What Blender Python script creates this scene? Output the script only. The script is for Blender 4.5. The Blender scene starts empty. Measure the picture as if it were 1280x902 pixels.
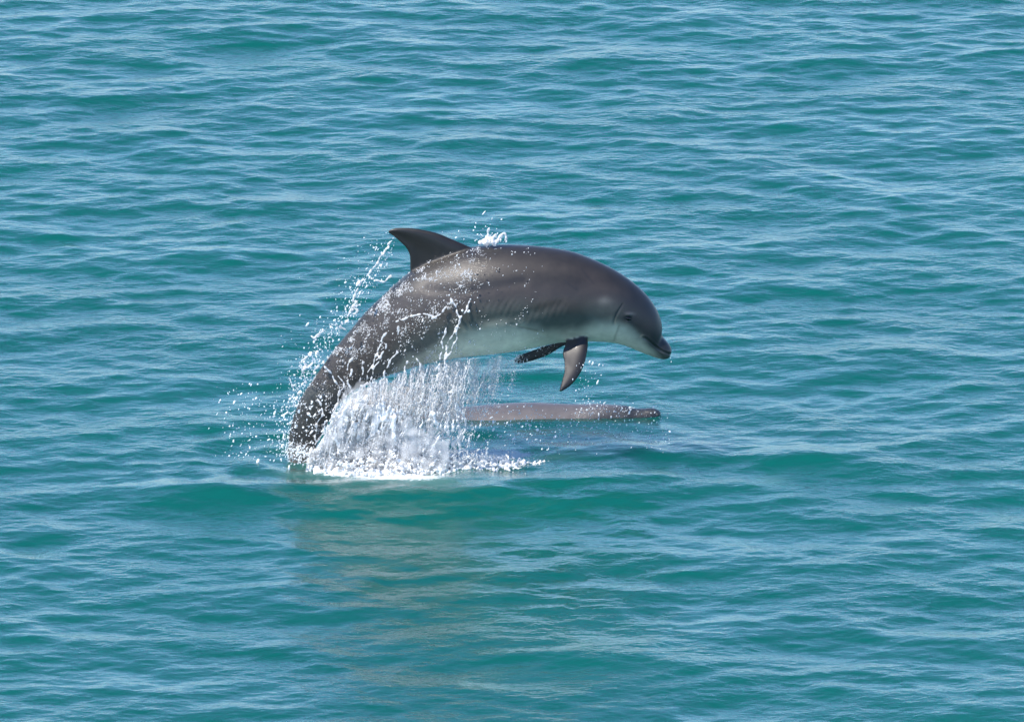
import bpy, bmesh, math, random
import numpy as np
from mathutils import Vector, kdtree, noise as mnoise

rng = np.random.default_rng(11)
random.seed(11)
scene = bpy.context.scene
C = scene.collection

# ------------------------------------------------------------ camera
PITCH = math.radians(13.0)
DIST = 56.0
AIM = np.array([0.0, 0.0, 0.452])
FPX = 280.0 * DIST                      # focal length in photo pixels
FWD = np.array([0.0, math.cos(PITCH), -math.sin(PITCH)])
RGT = np.array([1.0, 0.0, 0.0])
UPV = np.array([0.0, math.sin(PITCH), math.cos(PITCH)])
CAM = AIM - FWD * DIST
cd = bpy.data.cameras.new('camera')
cd.sensor_width = 36.0
cd.lens = 36.0 * FPX / 1280.0
cd.clip_start = 0.5
cd.clip_end = 9000.0
cd.dof.use_dof = False
cam = bpy.data.objects.new('camera', cd)
C.objects.link(cam)
cam.location = CAM
cam.rotation_euler = (math.pi / 2 - PITCH, 0, 0)
scene.camera = cam

# ------------------------------------------------------------ sky, sun, exposure
SUN_EL = math.radians(58.0)
SUN_AZ = math.radians(-124.0)           # clockwise from +Y: high on the left
SUN_DIR = Vector((math.sin(SUN_AZ) * math.cos(SUN_EL), math.cos(SUN_AZ) * math.cos(SUN_EL), math.sin(SUN_EL)))
world = bpy.data.worlds.new('World')
scene.world = world
world.use_nodes = True
wn = world.node_tree
bg = wn.nodes['Background']
sky = wn.nodes.new('ShaderNodeTexSky')
sky.sky_type = 'NISHITA'
sky.sun_disc = False
sky.sun_elevation = SUN_EL
sky.sun_rotation = SUN_AZ
sky.altitude = 900
sky.air_density = 1.0
sky.dust_density = 0.0
sky.ozone_density = 9.0
wn.links.new(sky.outputs[0], bg.inputs[0])
bg.inputs[1].default_value = 0.132
sl = bpy.data.lights.new('sun', 'SUN')
sl.energy = 3.75
sl.angle = math.radians(0.5)
sl.color = (1.0, 0.94, 0.85)
so = bpy.data.objects.new('sun', sl)
C.objects.link(so)
so.rotation_euler = SUN_DIR.to_track_quat('Z', 'Y').to_euler()
scene.view_settings.view_transform = 'Standard'
scene.view_settings.look = 'None'
scene.view_settings.exposure = 0.82
scene.cycles.max_bounces = 24
scene.cycles.diffuse_bounces = 16
scene.cycles.volume_bounces = 10
scene.view_settings.gamma = 1.0
scene.view_settings.use_curve_mapping = False


# ------------------------------------------------------------ helpers
def at(u, v, y=0.0):
    """point of the vertical plane y seen at photo pixel (u, v)"""
    d = FWD + RGT * ((u - 640.0) / FPX) + UPV * ((451.0 - v) / FPX)
    t = (y - CAM[1]) / d[1]
    return CAM + d * t


def to_px(P):
    Q = P - CAM
    z = Q @ FWD
    return 640.0 + FPX * (Q @ RGT) / z, 451.0 - FPX * (Q @ UPV) / z


def zc(ix, iy):
    return 350.0 + ix / 2.56, 270.0 + iy / 2.56


def sstep(a, b, x):
    t = np.clip((x - a) / (b - a), 0, 1)
    return t * t * (3 - 2 * t)


def mat(name):
    m = bpy.data.materials.new(name)
    m.use_nodes = True
    nt = m.node_tree
    return m, nt, nt.nodes, nt.links, nt.nodes['Principled BSDF'], nt.nodes['Material Output']


def obj(name, mesh, material=None, parent=None):
    o = bpy.data.objects.new(name, mesh)
    C.objects.link(o)
    if material is not None:
        mesh.materials.clear()
        mesh.materials.append(material)
    if parent is not None:
        o.parent = parent
    return o


def tag(o, label, cat=None, kind=None, group=None):
    o['label'] = label
    if cat:
        o['category'] = cat
    if kind:
        o['kind'] = kind
    if group:
        o['group'] = group
    return o


def grid_mesh(name, P, close_u=False):
    """P[i, j] -> mesh; close_u joins the last ring vertex to the first"""
    n, m = P.shape[:2]
    me = bpy.data.meshes.new(name)
    idx = np.arange(n * m).reshape(n, m)
    if close_u:
        idx = np.concatenate([idx, idx[:, :1]], 1)
    f = np.stack([idx[:-1, :-1], idx[1:, :-1], idx[1:, 1:], idx[:-1, 1:]], -1).reshape(-1, 4)
    nv, nf = n * m, len(f)
    me.vertices.add(nv)
    me.vertices.foreach_set('co', P.reshape(-1, 3).astype(np.float32).ravel())
    me.loops.add(nf * 4)
    me.loops.foreach_set('vertex_index', f.astype(np.int32).ravel())
    me.polygons.add(nf)
    me.polygons.foreach_set('loop_start', np.arange(0, nf * 4, 4, dtype=np.int32))
    me.polygons.foreach_set('use_smooth', np.ones(nf, bool))
    me.update(calc_edges=True)
    return me


def catmull(pts, n):
    """resample a polyline of shape (k, d) smoothly at n even arc-length steps"""
    p = np.asarray(pts, float)
    k = len(p)
    q = np.vstack([2 * p[0] - p[1], p, 2 * p[-1] - p[-2]])
    out = []
    for i in range(k - 1):
        t = np.linspace(0, 1, 24, endpoint=False)[:, None]
        a, b, c, d = q[i], q[i + 1], q[i + 2], q[i + 3]
        out.append(0.5 * (2 * b + (c - a) * t + (2 * a - 5 * b + 4 * c - d) * t ** 2 + (3 * b - a - 3 * c + d) * t ** 3))
    out = np.vstack(out + [p[-1:]])
    s = np.concatenate([[0], np.cumsum(np.linalg.norm(np.diff(out[:, :2], axis=0), axis=1))])
    g = np.linspace(0, s[-1], n)
    return np.stack([np.interp(g, s, out[:, j]) for j in range(p.shape[1])], 1)


# ------------------------------------------------------------ sea heightfield
TILE, NF = 20.0, 2048
CELL = TILE / NF


def wave_field():
    r = np.random.default_rng(5)
    k1 = 2 * np.pi * np.fft.fftfreq(NF, CELL)
    kx, ky = np.meshgrid(k1, k1, indexing='ij')
    k = np.hypot(kx, ky)
    k[0, 0] = 1e-6
    lam = 2 * np.pi / k
    # two wave trains running towards the camera from slightly different sides plus confused chop
    def spread(ang, p):
        c = (kx * math.cos(ang) + ky * math.sin(ang)) / k
        return np.abs(c) ** p
    D = 1.0 * spread(math.radians(100), 4) + 0.75 * spread(math.radians(60), 3) + 0.6 * spread(math.radians(132), 3) + 0.9
    S = k ** -3.85 * np.exp(-(0.62 / lam) ** -2.0 * 0 - (lam / 1.7) ** 4) * D
    S *= np.exp(-(0.022 / lam) ** 2 * 1.0)
    S *= 1 + 2.6 * np.exp(-((np.log(lam) - math.log(0.27)) / 0.6) ** 2) + 1.3 * np.exp(-((np.log(lam) - math.log(0.75)) / 0.35) ** 2)
    S[0, 0] = 0
    z = (r.normal(size=(NF, NF)) + 1j * r.normal(size=(NF, NF))) * np.sqrt(S)
    h = np.fft.ifft2(z).real
    hx = np.fft.ifft2(z * 1j * kx).real
    hy = np.fft.ifft2(z * 1j * ky).real
    a = SLOPE / math.sqrt((hx ** 2 + hy ** 2).mean())
    dx = np.fft.ifft2(z * -1j * kx / k).real
    dy = np.fft.ifft2(z * -1j * ky / k).real
    return h * a, dx * a, dy * a


SLOPE = 0.098
H, DX, DY = wave_field()


def samp(F, x, y):
    fx, fy = (x / CELL) % NF, (y / CELL) % NF
    i, j = np.floor(fx).astype(int), np.floor(fy).astype(int)
    a, b = fx - i, fy - j
    i %= NF
    j %= NF
    i2, j2 = (i + 1) % NF, (j + 1) % NF
    return (F[i, j] * (1 - a) * (1 - b) + F[i2, j] * a * (1 - b) + F[i, j2] * (1 - a) * b + F[i2, j2] * a * b)


def local_waves(x, y):
    """water pushed up around the leaping dolphin"""
    z = 0.0
    # low swell in front of the splash
    z = z + 0.030 * np.exp(-((y + 0.50 - 0.10 * np.sin(x * 1.7 + 0.5)) / 0.17) ** 2) * sstep(-1.75, -1.15, x) * (1 - sstep(0.5, 1.15, x))
    z = z - 0.030 * np.exp(-((y + 1.15) / 0.28) ** 2) * np.exp(-((x + 0.1) / 1.0) ** 2)
    # humps rising right of the splash, and one left of the tail
    z = z + 0.035 * np.exp(-((y - 0.16) / 0.20) ** 2 - ((x - 0.45) / 0.42) ** 2)
    z = z + 0.045 * np.exp(-((y - 0.02) / 0.19) ** 2 - ((x - 1.25) / 0.38) ** 2)
    z = z + 0.040 * np.exp(-((y + 0.62) / 0.20) ** 2 - ((x + 1.35) / 0.30) ** 2)
    # rings spreading from the tail and the splash
    for cx, cy, amp, lam in ((-0.92, 0.0, 0.007, 0.26), (-0.45, -0.05, 0.006, 0.34), (0.25, 0.15, 0.005, 0.30)):
        r = np.hypot(x - cx, (y - cy))
        z = z + amp * np.cos(2 * np.pi * r / lam) * np.exp(-((r - 0.45) / 0.38) ** 2)
    return z


def calm(x, y):
    """the body of the second dolphin smooths the chop over its back"""
    return 1 - 0.8 * np.exp(-((y - 0.76) / 0.38) ** 2 - ((x - 0.25) / 0.75) ** 4)


def sea_z(x, y):
    return samp(H, x, y) * calm(x, y) + local_waves(x, y)


def build_sea():
    def axis(lo, hi):
        f = np.arange(round(lo / CELL), round(hi / CELL) + 1) * CELL
        step, o1, o2 = CELL, [f[-1]], [f[0]]
        while o1[-1] < 6000:
            step = min(step * 1.3, 900)
            o1.append(o1[-1] + step)
            o2.append(o2[-1] - step)
        return np.concatenate([np.array(o2[:0:-1]), f, np.array(o1[1:])])
    X1, Y1 = axis(-2.8, 2.8), axis(-4.7, 10.6)
    X, Y = np.meshgrid(X1, Y1, indexing='ij')
    cx, cy = np.gradient(X1), np.gradient(Y1)
    cell = np.maximum(cx[:, None], cy[None, :])
    w = np.clip(0.12 / cell, 0, 1) ** 1.5
    h = samp(H, X, Y) * w * calm(X, Y) + local_waves(X, Y)
    ch = 0.4     # sharp crests, and (1.7) wave fronts leaning towards the camera
    P = np.stack([X - ch * samp(DX, X, Y) * w, Y - ch * samp(DY, X, Y) * w - 1.7 * h * w, h], -1)
    me = grid_mesh('sea', P)
    # foam lying on the water (its own shape, not light)
    u, v = to_px(np.stack([X.ravel(), Y.ravel(), h.ravel()], 1))
    foam = np.zeros(X.size, np.float32)
    def blob(u0, v0, ru, rv, s):
        d = ((u - u0) / ru) ** 2 + ((v - v0) / rv) ** 2
        return s * np.exp(-d)
    foam += blob(455, 576, 66, 15, 1.1) + blob(540, 575, 60, 12, 0.95) + blob(615, 565, 50, 8, 0.58)
    foam += blob(690, 556, 60, 6, 0.42) + blob(392, 572, 26, 9, 0.50) + blob(475, 591, 85, 6, 0.75) + blob(605, 570, 75, 6, 0.75)
    foam += blob(800, 548, 70, 5, 0.30) + blob(960, 600, 22, 5, 0.30) + blob(560, 600, 60, 5, 0.2)
    foam += blob(345, 556, 30, 5, 0.15)
    a = me.attributes.new('foam', 'FLOAT', 'POINT')
    a.data.foreach_set('value', np.clip(foam, 0, 1.3).astype(np.float32))
    return me


def sea_material():
    m, nt, N, L, p, out = mat('sea_water')
    N.remove(p)
    geo = N.new('ShaderNodeNewGeometry')
    # fine ripples
    mp = N.new('ShaderNodeMapping')
    mp.inputs['Scale'].default_value = (1.0, 1.35, 1.0)
    L.new(geo.outputs['Position'], mp.inputs[0])
    n1 = N.new('ShaderNodeTexNoise')
    n1.inputs['Scale'].default_value = 19.0
    n1.inputs['Detail'].default_value = 3.0
    n1.inputs['Roughness'].default_value = 0.55
    n1.inputs['Distortion'].default_value = 0.4
    L.new(mp.outputs[0], n1.inputs['Vector'])
    b1 = N.new('ShaderNodeBump')
    b1.inputs['Strength'].default_value = 1.0
    b1.inputs['Distance'].default_value = 0.0062
    gu = N.new('ShaderNodeTexNoise')
    gu.inputs['Scale'].default_value = 0.8
    gu.inputs['Detail'].default_value = 2.0
    L.new(mp.outputs[0], gu.inputs['Vector'])
    gr = N.new('ShaderNodeMapRange')
    gr.inputs['From Min'].default_value = 0.35
    gr.inputs['From Max'].default_value = 0.65
    gr.inputs['To Min'].default_value = 0.35
    gr.inputs['To Max'].default_value = 1.0
    L.new(gu.outputs['Fac'], gr.inputs[0])
    L.new(gr.outputs[0], b1.inputs['Strength'])
    L.new(n1.outputs['Fac'], b1.inputs['Height'])
    # water body: light scattered back from below, same whatever way the surface tilts
    up = N.new('ShaderNodeCombineXYZ')
    up.inputs[2].default_value = 1.0
    body = N.new('ShaderNodeSubsurfaceScattering')
    body.falloff = 'BURLEY'
    body.inputs['Scale'].default_value = 1.0
    body.inputs['Radius'].default_value = (0.5, 1.4, 1.2)
    L.new(up.outputs[0], body.inputs['Normal'])
    big = N.new('ShaderNodeTexNoise')
    big.inputs['Scale'].default_value = 0.6
    big.inputs['Detail'].default_value = 4.0
    L.new(geo.outputs['Position'], big.inputs['Vector'])
    cr = N.new('ShaderNodeMixRGB')
    cr.inputs[1].default_value = (0.0012, 0.070, 0.061, 1)
    cr.inputs[2].default_value = (0.0018, 0.092, 0.078, 1)
    L.new(big.outputs['Fac'], cr.inputs[0])
    # aerated water around the splash is paler
    at_ = N.new('ShaderNodeAttribute')
    at_.attribute_name = 'foam'
    mx = N.new('ShaderNodeMixRGB')
    mx.inputs[2].default_value = (0.22, 0.42, 0.40, 1)
    mu = N.new('ShaderNodeMath')
    mu.operation = 'MULTIPLY'
    mu.inputs[1].default_value = 0.6
    mu.use_clamp = True
    L.new(at_.outputs['Fac'], mu.inputs[0])
    L.new(mu.outputs[0], mx.inputs[0])
    L.new(cr.outputs[0], mx.inputs[1])
    L.new(mx.outputs[0], body.inputs[0])
    gl = N.new('ShaderNodeBsdfGlossy')
    gl.inputs['Roughness'].default_value = 0.14
    gl.inputs[0].default_value = (1, 1, 1, 1)
    L.new(b1.outputs[0], gl.inputs['Normal'])
    fr = N.new('ShaderNodeFresnel')
    fr.inputs[0].default_value = 1.333
    L.new(b1.outputs[0], fr.inputs['Normal'])
    ms = N.new('ShaderNodeMixShader')
    L.new(fr.outputs[0], ms.inputs[0])
    L.new(body.outputs[0], ms.inputs[1])
    L.new(gl.outputs[0], ms.inputs[2])
    # foam
    fn = N.new('ShaderNodeTexNoise')
    fn.inputs['Scale'].default_value = 34.0
    fn.inputs['Detail'].default_value = 7.0
    fn.inputs['Roughness'].default_value = 0.68
    fn.inputs['Distortion'].default_value = 1.2
    L.new(mp.outputs[0], fn.inputs['Vector'])
    ad = N.new('ShaderNodeMath')
    ad.operation = 'ADD'
    L.new(at_.outputs['Fac'], ad.inputs[0])
    L.new(fn.outputs['Fac'], ad.inputs[1])
    mr = N.new('ShaderNodeMapRange')
    mr.inputs['From Min'].default_value = 0.98
    mr.inputs['From Max'].default_value = 1.16
    L.new(ad.outputs[0], mr.inputs[0])
    fd = N.new('ShaderNodeBsdfDiffuse')
    fd.inputs[0].default_value = (0.80, 0.86, 0.86, 1)
    b2 = N.new('ShaderNodeBump')
    b2.inputs['Distance'].default_value = 0.02
    L.new(fn.outputs['Fac'], b2.inputs['Height'])
    L.new(b2.outputs[0], fd.inputs['Normal'])
    m2 = N.new('ShaderNodeMixShader')
    L.new(mr.outputs[0], m2.inputs[0])
    L.new(ms.outputs[0], m2.inputs[1])
    L.new(fd.outputs[0], m2.inputs[2])
    L.new(m2.outputs[0], out.inputs['Surface'])
    return m


sea = obj('sea', build_sea(), sea_material())
tag(sea, 'rippled turquoise sea with small choppy waves', kind='structure')


# ------------------------------------------------------------ dolphins
def skin_material():
    m, nt, N, L, p, out = mat('dolphin_skin')
    a = N.new('ShaderNodeAttribute')
    a.attribute_name = 'pigment'
    tc = N.new('ShaderNodeTexCoord')
    n = N.new('ShaderNodeTexNoise')
    n.inputs['Scale'].default_value = 22
    n.inputs['Detail'].default_value = 6
    n.inputs['Roughness'].default_value = 0.6
    L.new(tc.outputs['Object'], n.inputs['Vector'])
    hs = N.new('ShaderNodeMixRGB')
    hs.blend_type = 'MULTIPLY'
    hs.inputs[0].default_value = 0.45
    rp = N.new('ShaderNodeMapRange')
    rp.inputs['From Min'].default_value = 0.3
    rp.inputs['From Max'].default_value = 0.7
    rp.inputs['To Min'].default_value = 0.55
    rp.inputs['To Max'].default_value = 1.15
    L.new(n.outputs['Fac'], rp.inputs[0])
    L.new(a.outputs['Color'], hs.inputs[1])
    L.new(rp.outputs[0], hs.inputs[2])
    L.new(hs.outputs[0], p.inputs['Base Color'])
    rr = N.new('ShaderNodeMapRange')
    rr.inputs['To Min'].default_value = 0.40
    rr.inputs['To Max'].default_value = 0.6
    L.new(n.outputs['Fac'], rr.inputs[0])
    L.new(rr.outputs[0], p.inputs['Roughness'])
    # film of water on the skin: rough where it runs off the tail stock
    w = N.new('ShaderNodeAttribute')
    w.attribute_name = 'wet'
    n2 = N.new('ShaderNodeTexNoise')
    n2.inputs['Scale'].default_value = 95
    n2.inputs['Detail'].default_value = 3
    L.new(tc.outputs['Object'], n2.inputs['Vector'])
    mm = N.new('ShaderNodeMath')
    mm.operation = 'MULTIPLY'
    L.new(n2.outputs['Fac'], mm.inputs[0])
    L.new(w.outputs['Fac'], mm.inputs[1])
    b = N.new('ShaderNodeBump')
    b.inputs['Distance'].default_value = 0.016
    b.inputs['Strength'].default_value = 0.9
    L.new(mm.outputs[0], b.inputs['Height'])
    cw = N.new('ShaderNodeMapRange')
    cw.inputs['To Min'].default_value = 0.35
    cw.inputs['To Max'].default_value = 1.0
    L.new(w.outputs['Fac'], cw.inputs[0])
    L.new(cw.outputs[0], p.inputs['Coat Weight'])
    p.inputs['Coat Roughness'].default_value = 0.15
    p.inputs['Coat IOR'].default_value = 1.33
    L.new(b.outputs[0], p.inputs['Coat Normal'])
    return m


SKIN = skin_material()
eye_m, _, _, _, ep, _ = mat('wet_eye')
ep.inputs['Base Color'].default_value = (0.006, 0.005, 0.005, 1)
ep.inputs['Roughness'].default_value = 0.06


def tube_body(rings):
    """rings: list of (centre, up axis, half height, half width, keel) -> closed mesh"""
    M = 96
    th = np.linspace(0, 2 * np.pi, M, endpoint=False)
    P = np.zeros((len(rings), M, 3))
    for i, (c, e, h, w, keel) in enumerate(rings):
        s, co = np.sin(th), np.cos(th)
        yy = w * np.sign(s) * np.abs(s) ** (1.0 + keel)
        P[i] = c + np.outer(h * co, e) + np.outer(yy, (0, 1, 0))
    me = grid_mesh('tube', P, close_u=True)
    bm = bmesh.new()
    bm.from_mesh(me)
    bm.verts.ensure_lookup_table()
    n = len(rings)
    bm.faces.new([bm.verts[j] for j in range(M)][::-1])
    bm.faces.new([bm.verts[(n - 1) * M + j] for j in range(M)])
    bmesh.ops.recalc_face_normals(bm, faces=bm.faces)
    bm.to_mesh(me)
    bm.free()
    return me


def foil(lead, trail, thick, nrm=None, n=40, taper=0.75):
    """fin between a leading and a trailing edge (same root-to-tip order), closed, thick foil section"""
    A, B = catmull(lead, n), catmull(trail, n)
    K = 13
    xs = (1 - np.cos(np.linspace(0, np.pi, K))) / 2
    prof = 5 * (0.2969 * np.sqrt(xs) - 0.126 * xs - 0.3516 * xs ** 2 + 0.2843 * xs ** 3 - 0.1036 * xs ** 4)
    prof /= prof.max()
    prof[1:-1] = np.maximum(prof[1:-1], 0.42)
    prof[0] = prof[-1] = 0.15
    P = np.zeros((n, 2 * K - 2, 3))
    for i in range(n):
        a, b = A[i], B[i]
        t = thick * (1 - taper * (i / (n - 1)) ** 1.3) / 2
        if nrm is None:
            tip = (A[min(i + 1, n - 1)] - A[max(i - 1, 0)]) + (B[min(i + 1, n - 1)] - B[max(i - 1, 0)])
            nn = np.cross(b - a + 1e-9, tip)
            nn /= max(np.linalg.norm(nn), 1e-9)
            if i == n - 1:
                nn = last
            last = nn
        else:
            nn = np.asarray(nrm, float)
        up = [a + (b - a) * x + nn * t * q for x, q in zip(xs, prof)]
        dn = [a + (b - a) * x - nn * t * q for x, q in zip(xs, prof)]
        P[i] = np.array(up + dn[-2:0:-1])
    me = grid_mesh('foil', P, close_u=True)
    bm = bmesh.new()
    bm.from_mesh(me)
    bm.verts.ensure_lookup_table()
    M = 2 * K - 2
    bm.faces.new([bm.verts[j] for j in range(M)][::-1])
    bm.faces.new([bm.verts[(n - 1) * M + j] for j in range(M)])
    bmesh.ops.recalc_face_normals(bm, faces=bm.faces)
    bm.to_mesh(me)
    bm.free()
    return me


def fuse(meshes, voxel, smooth):
    """weld the pieces into one continuous skin; returns mesh and, per vertex, the piece it came from"""
    V, F, src, off = [], [], [], 0
    for k, me in enumerate(meshes):
        co = np.zeros(len(me.vertices) * 3, np.float32)
        me.vertices.foreach_get('co', co)
        co = co.reshape(-1, 3)
        V.append(co)
        F += [[i + off for i in p.vertices] for p in me.polygons]
        src += [k] * len(co)
        off += len(co)
    V = np.vstack(V)
    me = bpy.data.meshes.new('dolphin_body')
    me.from_pydata(V.tolist(), [], F)
    o = bpy.data.objects.new('body', me)
    C.objects.link(o)
    r = o.modifiers.new('r', 'REMESH')
    r.mode = 'VOXEL'
    r.voxel_size = voxel
    s = o.modifiers.new('s', 'SMOOTH')
    s.factor = 0.5
    s.iterations = smooth
    dg = bpy.context.evaluated_depsgraph_get()
    new = bpy.data.meshes.new_from_object(o.evaluated_get(dg))
    bpy.data.objects.remove(o)
    co = np.zeros(len(new.vertices) * 3, np.float32)
    new.vertices.foreach_get('co', co)
    co = co.reshape(-1, 3).astype(float)
    kd = kdtree.KDTree(len(V))
    for i, c in enumerate(V.tolist()):
        kd.insert(c, i)
    kd.balance()
    idx = np.array([kd.find(c)[1] for c in co.tolist()])
    new.polygons.foreach_set('use_smooth', np.ones(len(new.polygons), bool))
    new.name = 'dolphin_body'
    return new, co, np.array(src)[idx]


def normals(me):
    me.update()
    a = np.zeros(len(me.vertices) * 3, np.float32)
    me.vertices.foreach_get('normal', a)
    return a.reshape(-1, 3).astype(float)


def seg_dist(u, v, pts):
    d = np.full(u.shape, 1e9)
    for (a, b), (c, e) in zip(pts[:-1], pts[1:]):
        lx, ly = c - a, e - b
        t = np.clip(((u - a) * lx + (v - b) * ly) / (lx * lx + ly * ly), 0, 1)
        d = np.minimum(d, np.hypot(u - a - t * lx, v - b - t * ly))
    return d


def vnoise(co, s, seed=0.0):
    return np.array([mnoise.fractal(Vector((c[0] * s + seed, c[1] * s, c[2] * s)), 0.9, 2.1, 4) for c in co])


def set_attr(me, name, kind, data):
    a = me.attributes.new(name, kind, 'POINT')
    a.data.foreach_set('color' if kind == 'FLOAT_COLOR' else 'value', np.ascontiguousarray(data, np.float32).ravel())


# outlines of back and belly, snout to tail, as pairs (zoomed photo pixels)
PAIRS = [((1253, 428), (1252, 440), 0.85), ((1251, 417), (1245, 454), 1.0), ((1240, 402), (1226, 459), 1.1),
         ((1229, 389), (1205, 454), 1.05), ((1222, 377), (1186, 447), 0.98),
         ((1224, 360), (1167, 440), 0.93), ((1221, 338), (1147, 432), 0.90), ((1211, 308), (1123, 422), 0.86), ((1190, 272), (1095, 412), 0.84),
         ((1160, 237), (1062, 405), 0.84), ((1120, 203), (1025, 402), 0.84), ((1075, 173), (985, 401), 0.84),
         ((1020, 145), (940, 402), 0.85), ((950, 117), (890, 406), 0.86), ((880, 102), (835, 417), 0.86),
         ((800, 93), (780, 429), 0.85), ((720, 90), (715, 439), 0.84), ((650, 93), (650, 446), 0.82),
         ((590, 103), (590, 452), 0.80), ((530, 122), (540, 459), 0.77), ((470, 148), (490, 468), 0.73),
         ((415, 178), (440, 480), 0.70), ((370, 215), (400, 493), 0.67), ((320, 262), (365, 503), 0.64),
         ((275, 305), (330, 515), 0.61), ((230, 358), (295, 530), 0.58), ((190, 405), (262, 545), 0.56),
         ((150, 460), (228, 565), 0.53), ((110, 515), (200, 590), 0.50), ((70, 575), (178, 620), 0.47),
         ((45, 635), (155, 660), 0.43), ((28, 700), (128, 710), 0.40), ((26, 760), (108, 765), 0.38),
         ((33, 820), (98, 820), 0.38), ((45, 880), (92, 878), 0.42), ((58, 940), (88, 936), 0.5)]


def build_leaper():
    rows = []
    for t, b, k in PAIRS:
        T, B = at(*zc(*t)), at(*zc(*b))
        rows.append([(T[0] + B[0]) / 2, (T[2] + B[2]) / 2, (T[0] - B[0]) / 2, (T[2] - B[2]) / 2, k])
    R = catmull(rows, 300)
    rings = []
    for i, r in enumerate(R):
        e = np.array([r[2], 0, r[3]])
        h = np.linalg.norm(e)
        e /= h
        f = math.cos(PITCH) / math.sqrt(math.cos(PITCH) ** 2 + (r[4] * math.sin(PITCH)) ** 2)
        h *= 1 + (f - 1) * abs(e[2])
        s = i / 299
        keel = 0.05 + 0.30 * max(0, (s - 0.6) / 0.4)
        rings.append((np.array([r[0], 0, r[1]]), e, h, h * r[4], keel))
    body = tube_body(rings)
    Z = lambda ix, iy, y=0.0: at(*zc(ix, iy), y)
    D = lambda x, y: at(460 + x / 4.746, 270 + y / 4.746)
    dl = [D(690, 235), D(615, 188), D(560, 163), D(480, 129), D(420, 104), D(350, 86), D(280, 74), D(200, 70), D(150, 74), D(120, 88)]
    dt = [D(268, 372), D(247, 312), D(250, 272), D(246, 232), D(226, 190), D(190, 153), D(150, 120), D(132, 108), D(118, 96)]
    dorsal = foil(dl, dt, 0.050, (0, 1, 0), taper=0.72)
    Q = lambda x, y, d: at(680 + x / 5.01, 320 + y / 5.01, d)
    nl = [Q(250, 415, -.03), Q(268, 475, -.075), Q(276, 550, -.11), Q(268, 615, -.14), Q(248, 690, -.165), Q(214, 755, -.185), Q(165, 812, -.20), Q(112, 846, -.21), Q(99, 849, -.21)]
    nt_ = [Q(165, 425, -.03), Q(146, 485, -.065), Q(134, 550, -.10), Q(117, 605, -.125), Q(127, 665, -.15), Q(126, 725, -.175), Q(110, 785, -.195), Q(99, 825, -.205), Q(95, 843, -.21)]
    near = foil(nl, nt_, 0.044, taper=0.6)
    fl = [at(736, 400, .10), at(718, 424, .17), at(700, 434, .215), at(686, 443, .235), at(668, 450, .25), at(652, 454, .255), at(644, 454, .255)]
    ft = [at(706, 392, .10), at(702, 412, .17), at(692, 428, .215), at(678, 433, .235), at(662, 439, .25), at(648, 444, .255), at(642, 450, .255)]
    far = foil(fl, ft, 0.036, taper=0.6)
    pieces = [body, dorsal, near, far]
    # flukes, under the water: span across y, swept back along the tail axis
    for s in (-1, 1):
        ax = np.array([0.10, 0, -1.0])
        o0 = Z(72, 870)
        le = [o0 + np.array([0, s * y, 0]) + ax * a for y, a in ((0, -.02), (.07, .0), (.15, .05), (.22, .11), (.26, .17), (.27, .19))]
        te = [o0 + np.array([0, s * y, 0]) + ax * a for y, a in ((0, .15), (.07, .165), (.15, .16), (.21, .17), (.255, .19), (.27, .20))]
        pieces.append(foil(le, te, 0.03, (1, 0, 0.1), taper=0.7))
    me, co, src = fuse(pieces, 0.0047, 4)
    nr = normals(me)
    near_co = co.copy()
    near_co[:, 1] = -np.abs(near_co[:, 1])
    u, v = to_px(near_co)
    side = np.abs(nr[:, 1])
    onb = (src == 0)
    Q10 = lambda l: [(750 + a / 10.02, 370 + b / 10.02) for a, b in l]
    # ---- sculpt: mouth, eye socket, folds, blowhole
    mouth = Q10([(905, 738), (860, 722), (800, 700), (740, 665), (690, 625), (630, 575), (580, 535), (545, 520)])
    d = seg_dist(u, v, mouth)
    disp = -0.0040 * np.exp(-(d / 1.0) ** 2) + 0.0018 * np.exp(-((d - 2.6) / 1.2) ** 2)
    eu, ev = 750 + 352 / 10.02, 370 + 282 / 10.02
    de = np.hypot((u - eu) / 1.4, v - ev)
    disp += -0.0050 * np.exp(-(de / 2.0) ** 2) + 0.0045 * np.exp(-((np.hypot((u - eu) / 1.5, (v - ev + 5.2))) / 2.6) ** 2)
    fold1 = Q10([(285, 100), (240, 170), (200, 240), (175, 300), (170, 350)])
    fold2 = Q10([(238, 378), (220, 440), (195, 500), (178, 560)])
    for f, a in ((fold1, 0.0028), (fold2, 0.0022)):
        disp -= a * np.exp(-(seg_dist(u, v, f) / 1.1) ** 2)
    # folds of the flank where the tail stock bends
    for f, a, w in (([(536, 362), (575, 366), (615, 360), (655, 352)], 0.003, 6.5),
                    ([(600, 400), (650, 395), (700, 380)], 0.003, 6), ([(640, 405), (660, 412), (682, 420)], 0.0025, 1.6)):
        disp -= a * np.exp(-(seg_dist(u, v, f) / w) ** 2)
    disp += 0.006 * np.exp(-(np.hypot((u - 700) / 34, (v - 385) / 20)) ** 2)
    nz0 = vnoise(co, 14.0, 8) * 2.5
    # small ripples of the skin across the flank
    rip = np.sin((u * 0.9 + v * 0.55) * 0.85 + 1.5 * np.sin(v * 0.12)) * np.exp(-(((u - 650) / 60) ** 2 + ((v - 388) / 16) ** 2))
    disp += 0.0003 * rip * (1 + nz0)
    disp *= onb * sstep(0.25, 0.6, side + (u > 775) * 0.3)
    co2 = co + nr * disp[:, None]
    me.vertices.foreach_set('co', co2.astype(np.float32).ravel())
    # ---- pigment, with some shade put into the colour
    nz = vnoise(co, 9.0)
    nz2 = vnoise(co, 30.0, 5)
    cape = np.array([0.021, 0.0172, 0.0150])
    flank = np.array([0.045, 0.035, 0.030])
    blue = np.array([0.065, 0.075, 0.068])
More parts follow.
